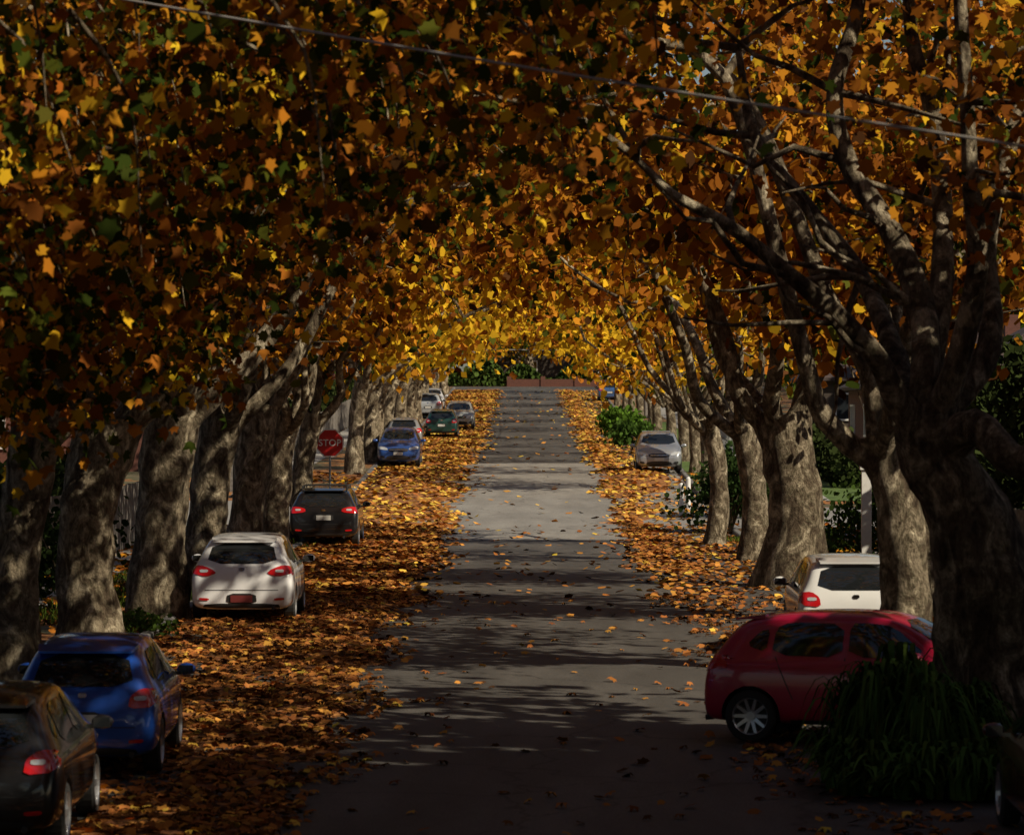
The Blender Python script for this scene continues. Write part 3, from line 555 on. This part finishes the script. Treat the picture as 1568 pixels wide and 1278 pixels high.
def car(name,x,d,rot,kind,c,L=1.0,W=.88,Hs=1.0,wheel='five',plate=M_plate,lights='hatch',rails=False,zoff=0,metal=.25,rw=-1.26):
    slope=(Hf(d+1.3)-Hf(d-1.3))/2.6
    root=empty(name,(x,d,Hf(d)+.01+zoff)); root.rotation_euler=(math.atan(slope)*math.cos(rot),0,rot) if abs(math.cos(rot))>.7 else (0,0,rot)
    ST=ST_S if kind=='suv' else ST_H; belt=(1.04 if kind=='suv' else .93)*Hs; ls=L; r=.345 if kind=='suv' else .315
    pm=paint(c,metal); V=[];Fc=[]
    for (y,wf,zb,zt,wr) in ST:
        w=W*wf; zt*=Hs; be=min(belt,zt-.09); wrr=W*wr*wf
        q=[(w*.80,zb),(w*.965,zb+.07),(w*.995,zb+.22 if zb+.22<be-.1 else (zb+be)/2),(w,(zb+be)/2+.08),(w*.985,be-.06),(w*.945,be+.01),(wrr+(w*.945-wrr)*.5,(be+zt-.06)/2+.01),(wrr,zt-.065),(wrr*.88,zt-.012),(wrr*.5,zt+.008)]
        rg=[(0,zb)]+q+[(0,zt+.012)]+[(-a,b) for a,b in reversed(q)]
        V+=[(a,y*ls,b) for a,b in rg]; n=len(rg)
    m=len(ST)
    for i in range(m-1):
        for j in range(n): Fc.append((i*n+j,(i+1)*n+j,(i+1)*n+(j+1)%n,i*n+(j+1)%n))
    Fc.append(tuple(range(n))); Fc.append(tuple(range((m-1)*n,m*n))[::-1])
    me=bpy.data.meshes.new('tmp'); me.from_pydata(V,[],Fc); me.materials.append(pm); me.materials.append(M_plast); me.update()
    bm=bmesh.new(); bm.from_mesh(me); bmesh.ops.recalc_face_normals(bm,faces=bm.faces); bm.to_mesh(me); bm.free()
    ob=bpy.data.objects.new('tmp',me); col.objects.link(ob); sb=ob.modifiers.new('s','SUBSURF'); sb.levels=2; sb.render_levels=2
    yf,yr=1.27*ls,rw*ls
    cb=MB()
    for yy in(yf,yr):
        for s in(-1,1): cb.cyl((s*.5,yy,r),(s*1.2,yy,r),r*1.16,28)
    cm=bpy.data.meshes.new('c'); cm.from_pydata(cb.v,[],cb.f); cm.materials.append(pm); cm.materials.append(M_plast); cm.update(); 
    bm=bmesh.new(); bm.from_mesh(cm); bmesh.ops.recalc_face_normals(bm,faces=bm.faces)
    for f in bm.faces: f.material_index=1
    bm.to_mesh(cm); bm.free()
    co=bpy.data.objects.new('c',cm); col.objects.link(co); bo=ob.modifiers.new('b','BOOLEAN'); bo.object=co; bo.operation='DIFFERENCE'; bo.solver='EXACT'
    dg=bpy.context.evaluated_depsgraph_get(); dg.update(); body=bpy.data.meshes.new_from_object(ob.evaluated_get(dg)); body.name='body'
    bpy.data.objects.remove(ob); bpy.data.objects.remove(co)
    body.polygons.foreach_set('use_smooth',[True]*len(body.polygons)); body.set_sharp_from_angle(angle=math.radians(38))
    bo=link(bpy.data.objects.new('body',body),root)
    bm=bmesh.new(); bm.from_mesh(body); bvh=BVHTree.FromBMesh(bm); bm.free()
    def patch(nm,pts,axis,mat,off=.006,ch=1,cuts=3):
        if ch: pts=chaikin(pts,ch)
        bm=bmesh.new(); vs=[bm.verts.new((a,b,0)) for a,b in pts]; f=bm.faces.new(vs)
        bmesh.ops.triangulate(bm,faces=[f]); bmesh.ops.subdivide_edges(bm,edges=bm.edges,cuts=cuts,use_grid_fill=True)
        for v in bm.verts:
            a,b=v.co.x,v.co.y
            if axis=='rear': o,dv=Vector((a,-5,b)),Vector((0,1,0))
            elif axis=='front': o,dv=Vector((a,5,b)),Vector((0,-1,0))
            elif axis=='R': o,dv=Vector((5,a,b)),Vector((-1,0,0))
            else: o,dv=Vector((-5,a,b)),Vector((1,0,0))
            h=bvh.ray_cast(o,dv)
            if h[0] is None:
                q=bvh.find_nearest(Vector((a,-2*ls,b)) if axis=='rear' else Vector((a,2*ls,b)) if axis=='front' else Vector(((.88 if axis=='R' else -.88),a,b))); v.co=q[0]-dv*off
            else: v.co=h[0]-dv*off*.6+h[1]*off*.8
        bmesh.ops.recalc_face_normals(bm,faces=bm.faces)
        me=bpy.data.meshes.new(nm); bm.to_mesh(me); bm.free(); me.materials.append(mat); me.polygons.foreach_set('use_smooth',[True]*len(me.polygons)); link(bpy.data.objects.new(nm,me),root)
    k=Hs*(1.06 if kind=='suv' else 1.0); S=lambda pts:[(a*ls,b*k) for a,b in pts]; SW=lambda pts:[(a*W/.88,b*k) for a,b in pts]
    mir=lambda pts:[(-a,b) for a,b in pts]
    patch('rear_window',SW([(-.60,1.02),(.60,1.02),(.50,1.36),(-.50,1.36)]),'rear',M_glass)
    patch('windscreen',SW([(-.66,1.06),(.66,1.06),(.54,1.40),(-.54,1.40)]),'front',M_glass,cuts=4)
    for ax in('R','L'):
        patch('rear_door_window',S([(-1.15,1.0),(-.22,.985),(-.22,1.36),(-.95,1.365),(-1.12,1.3)]),ax,M_glass)
        patch('front_door_window',S([(-.14,.985),(.92,1.0),(.42,1.34),(.1,1.37),(-.14,1.365)]),ax,M_glass)
        patch('quarter_window',S([(-1.50,1.1),(-1.23,1.03),(-1.2,1.28),(-1.32,1.27)]),ax,M_glass)
        patch('sill_trim',S([(-.9,.22),(.92,.22),(.92,.27),(-.9,.27)]),ax,M_plast,ch=0)
        for yy in(-.18,.9,-1.05): patch('door_seam',S([(yy-.008,.30),(yy+.008,.30),(yy+.008,.98),(yy-.008,.98)]) if yy!=-1.05 else S([(-.86,.5),(-.845,.5),(-1.09,.98),(-1.105,.98)]),ax,M_plast,.003,0)
        for yy in(-.75,.12): patch('door_handle',S([(yy-.1,.86),(yy+.1,.86),(yy+.1,.89),(yy-.1,.89)]),ax,pm,.03)
        patch('side_marker',S([(-1.93,.82),(-1.72,.84),(-1.74,.93),(-1.90,.95)]),ax,M_red)
    if lights=='swept': tl=[(.42,.86),(.60,.80),(.86,.86),(.87,.95),(.70,1.0),(.5,.93)]
    elif lights=='suv': tl=[(.46,.88),(.86,.84),(.87,1.0),(.68,1.02),(.46,.97)]
    else: tl=[(.54,.78),(.84,.80),(.86,.98),(.68,1.0),(.56,.92)]
    for mm in(lambda p:p,mir):
        patch('tail_light',SW(mm(tl)),'rear',M_red,.012)
        cx=sum(p[0] for p in tl)/len(tl); cz=sum(p[1] for p in tl)/len(tl)
        patch('reversing_light',SW(mm([(cx-.09,cz-.025),(cx+.05,cz-.03),(cx+.05,cz+.02),(cx-.09,cz+.02)])),'rear',M_clear,.018)
        patch('reflector',SW(mm([(.55,.40),(.72,.41),(.72,.45),(.55,.44)])),'rear',M_red,.01)
        patch('headlight',SW(mm([(.42,.66),(.80,.70),(.84,.80),(.62,.80),(.44,.74)])),'front',M_clear,.012)
        patch('fog_light',SW(mm([(.55,.36),(.72,.38),(.72,.46),(.55,.44)])),'front',M_plast,.01)
    py=.66 if lights=='hatch' else .74 if lights=='suv' else .43
    patch('plate_recess',SW([(-.26,py-.08),(.26,py-.08),(.24,py+.09),(-.24,py+.09)]),'rear',M_plast,.006)
    patch('number_plate',SW([(-.185,py-.06),(.185,py-.06),(.185,py+.06),(-.185,py+.06)]),'rear',plate,.016,0)
    patch('bumper_trim',SW([(-.66,.27),(.66,.27),(.62,.35),(-.62,.35)]),'rear',M_plast,.008)
    patch('tailgate_seam',SW([(-.62,.57),(.62,.57),(.62,.582),(-.62,.582)]),'rear',M_plast,.003,0)
    patch('badge',SW([(-.05,.90),(.05,.90),(.05,.955),(-.05,.955)]),'rear',M_chrome,.012)
    patch('brake_light',SW([(-.16,1.385),(.16,1.385),(.16,1.405),(-.16,1.405)]),'rear',M_red,.012,0)
    patch('grille',SW([(-.38,.60),(.38,.60),(.40,.74),(-.40,.74)]),'front',M_plast,.008)
    patch('lower_grille',SW([(-.5,.30),(.5,.30),(.44,.46),(-.44,.46)]),'front',M_plast,.008)
    patch('grille_bar',SW([(-.34,.665),(.34,.665),(.34,.685),(-.34,.685)]),'front',M_chrome,.02,0)
    patch('number_plate',SW([(-.185,.48),(.185,.48),(.185,.59),(-.185,.59)]),'front',plate,.02,0)
    mb=MB(); top=(1.56 if kind=='suv' else 1.45)*Hs
    ysp=(-1.68 if kind=='suv' else -1.62)*ls
    mb.add([(-.56,ysp+.3,top+.0),(.56,ysp+.3,top),(.52,ysp-.08,top-.05),(-.52,ysp-.08,top-.05),(-.56,ysp+.3,top-.05),(.56,ysp+.3,top-.05),(.52,ysp-.08,top-.075),(-.52,ysp-.08,top-.075)],[(3,2,1,0),(4,5,6,7),(0,1,5,4),(1,2,6,5),(2,3,7,6),(3,0,4,7)]); mb.obj('spoiler',[pm],root)
    mb=MB(); mb.cyl((0,-1.985*ls,1.03*k),(.34,-1.86*ls,1.11*k),.012,6); mb.cyl((.55,-1.99*ls,.28),(.55,-2.1*ls,.27),.035,10); mb.obj('wiper_and_exhaust',[M_plast],root)
    for s in(-1,1):
        cx,cy,cz=s*(W+.10),.78*ls,1.0*k
        bm=bmesh.new(); bmesh.ops.create_icosphere(bm,subdivisions=2,radius=1)
        for v in bm.verts: v.co=Vector((cx+v.co.x*.115,cy+v.co.y*.06+(.03 if v.co.y>0 else 0),cz+v.co.z*.075))
        me=bpy.data.meshes.new('mirror'); bm.to_mesh(me); bm.free(); me.materials.append(pm); me.polygons.foreach_set('use_smooth',[True]*len(me.polygons)); link(bpy.data.objects.new('mirror',me),root)
        mb=MB(); mb.box((cx-s*.12,cy,cz-.045),(.14,.06,.04)); mb.box((cx,cy-.065,cz),(.17,.01,.1)); mb.obj('mirror_arm_and_glass',[M_glass],root)
    if rails:
        mb=MB()
        for s in(-1,1):
            mb.cyl((s*.60,-1.45*ls,top+.045),(s*.60,.45*ls,top+.045),.022,8)
            for yy in(-1.45,-.5,.45): mb.cyl((s*.60,yy*ls,top-.06),(s*.60,yy*ls,top+.045),.02,8)
        for yy in (-.9,.0): mb.box((0,yy*ls,top+.06),(1.2,.07,.03))
        mb.obj('roof_rails',[M_plast],root)
    for yy in(yf,yr):
        for s in(-1,1):
            o=bpy.data.objects.new('wheel',wheel_mesh(r,wheel)); o.location=(s*(W-.11),yy,r); o.rotation_euler=(0,0,0 if s>0 else math.pi); link(o,root)
    return root
car('hatchback_car',-5.25,38.4,0,'hatch',(.012,.012,.014),W=.87)
car('hatchback_car',XX(300,43.1),44.6,0,'hatch',(.015,.08,.42),L=.90,W=.83,Hs=.99,lights='hatch',metal=.3)
car('hatchback_car',XX(478,66.4),68.3,0,'hatch',(.84,.85,.88),L=1.02,W=.89,lights='swept',plate=M_plate2,metal=0)
car('suv_car',XX(570,104),106.2,0,'suv',(.010,.010,.012),L=1.06,W=.93,lights='suv',rails=True)
car('station_wagon_car',XX(655,157),159,math.pi,'hatch',(.03,.09,.33),L=1.08,Hs=1.05,metal=.4)
car('hatchback_car',XX(662,185),186,0,'hatch',(.25,.26,.27))
car('station_wagon_car',XX(704,207),209,0,'hatch',(.012,.06,.055),L=1.1)
car('suv_car',XX(724,221),223,math.pi,'suv',(.35,.37,.37))
car('hatchback_car',XX(693,262),263,math.pi,'hatch',(.6,.62,.65)); car('suv_car',XX(689,245),246,0,'suv',(.4,.43,.46))
car('suv_car',XX(951,151),153,math.pi,'suv',(.36,.38,.42),W=.91,metal=.5)
car('hatchback_car',XX(895,286),288,0,'hatch',(.05,.12,.3))
car('hatchback_car',XX(1182,57),60.2,0,'suv',(.72,.73,.73),W=.86,Hs=.96,metal=0)
car('hatchback_car',4.20,46.75,-math.radians(109),'hatch',(.42,.008,.045),L=.93,W=.85,Hs=1.05,wheel='ten',metal=.1,rw=-1.42)
car('hatchback_car',5.6,37.6,0,'hatch',(.07,.006,.01))
# ---------------------------------------------------------------- light & camera
el=math.radians(37); az=math.radians(34)
s=Vector((math.cos(el)*math.cos(az),-math.cos(el)*math.sin(az),math.sin(el)))
ld=bpy.data.lights.new('sun','SUN'); ld.energy=5; ld.angle=math.radians(.53); ld.color=(1,.87,.66)
lo=bpy.data.objects.new('sun',ld); lo.rotation_euler=(-s).to_track_quat('-Z','Y').to_euler(); lo.location=(50,0,60); col.objects.link(lo)
w=bpy.data.worlds.new('World'); bpy.context.scene.world=w; w.use_nodes=True; nt=w.node_tree; bg=nt.nodes['Background']; sk=nt.nodes.new('ShaderNodeTexSky'); sk.sky_type='NISHITA'; sk.sun_disc=False
sk.sun_elevation=el; sk.sun_rotation=math.atan2(s.x,s.y); nt.links.new(sk.outputs[0],bg.inputs[0]); bg.inputs[1].default_value=.055
cd=bpy.data.cameras.new('camera'); cd.sensor_width=36; cd.sensor_fit='HORIZONTAL'; cd.lens=36*F/1162; cd.clip_end=5000; cd.clip_start=.5
cd.dof.use_dof=True; cd.dof.focus_distance=95; cd.dof.aperture_fstop=4.5
co=bpy.data.objects.new('camera',cd); co.location=(0,0,CAMZ); co.rotation_euler=(math.pi/2,0,math.atan(16/F)); col.objects.link(co); bpy.context.scene.camera=co
sc=bpy.context.scene; sc.view_settings.view_transform='Standard'; sc.view_settings.look='None'; sc.view_settings.exposure=0
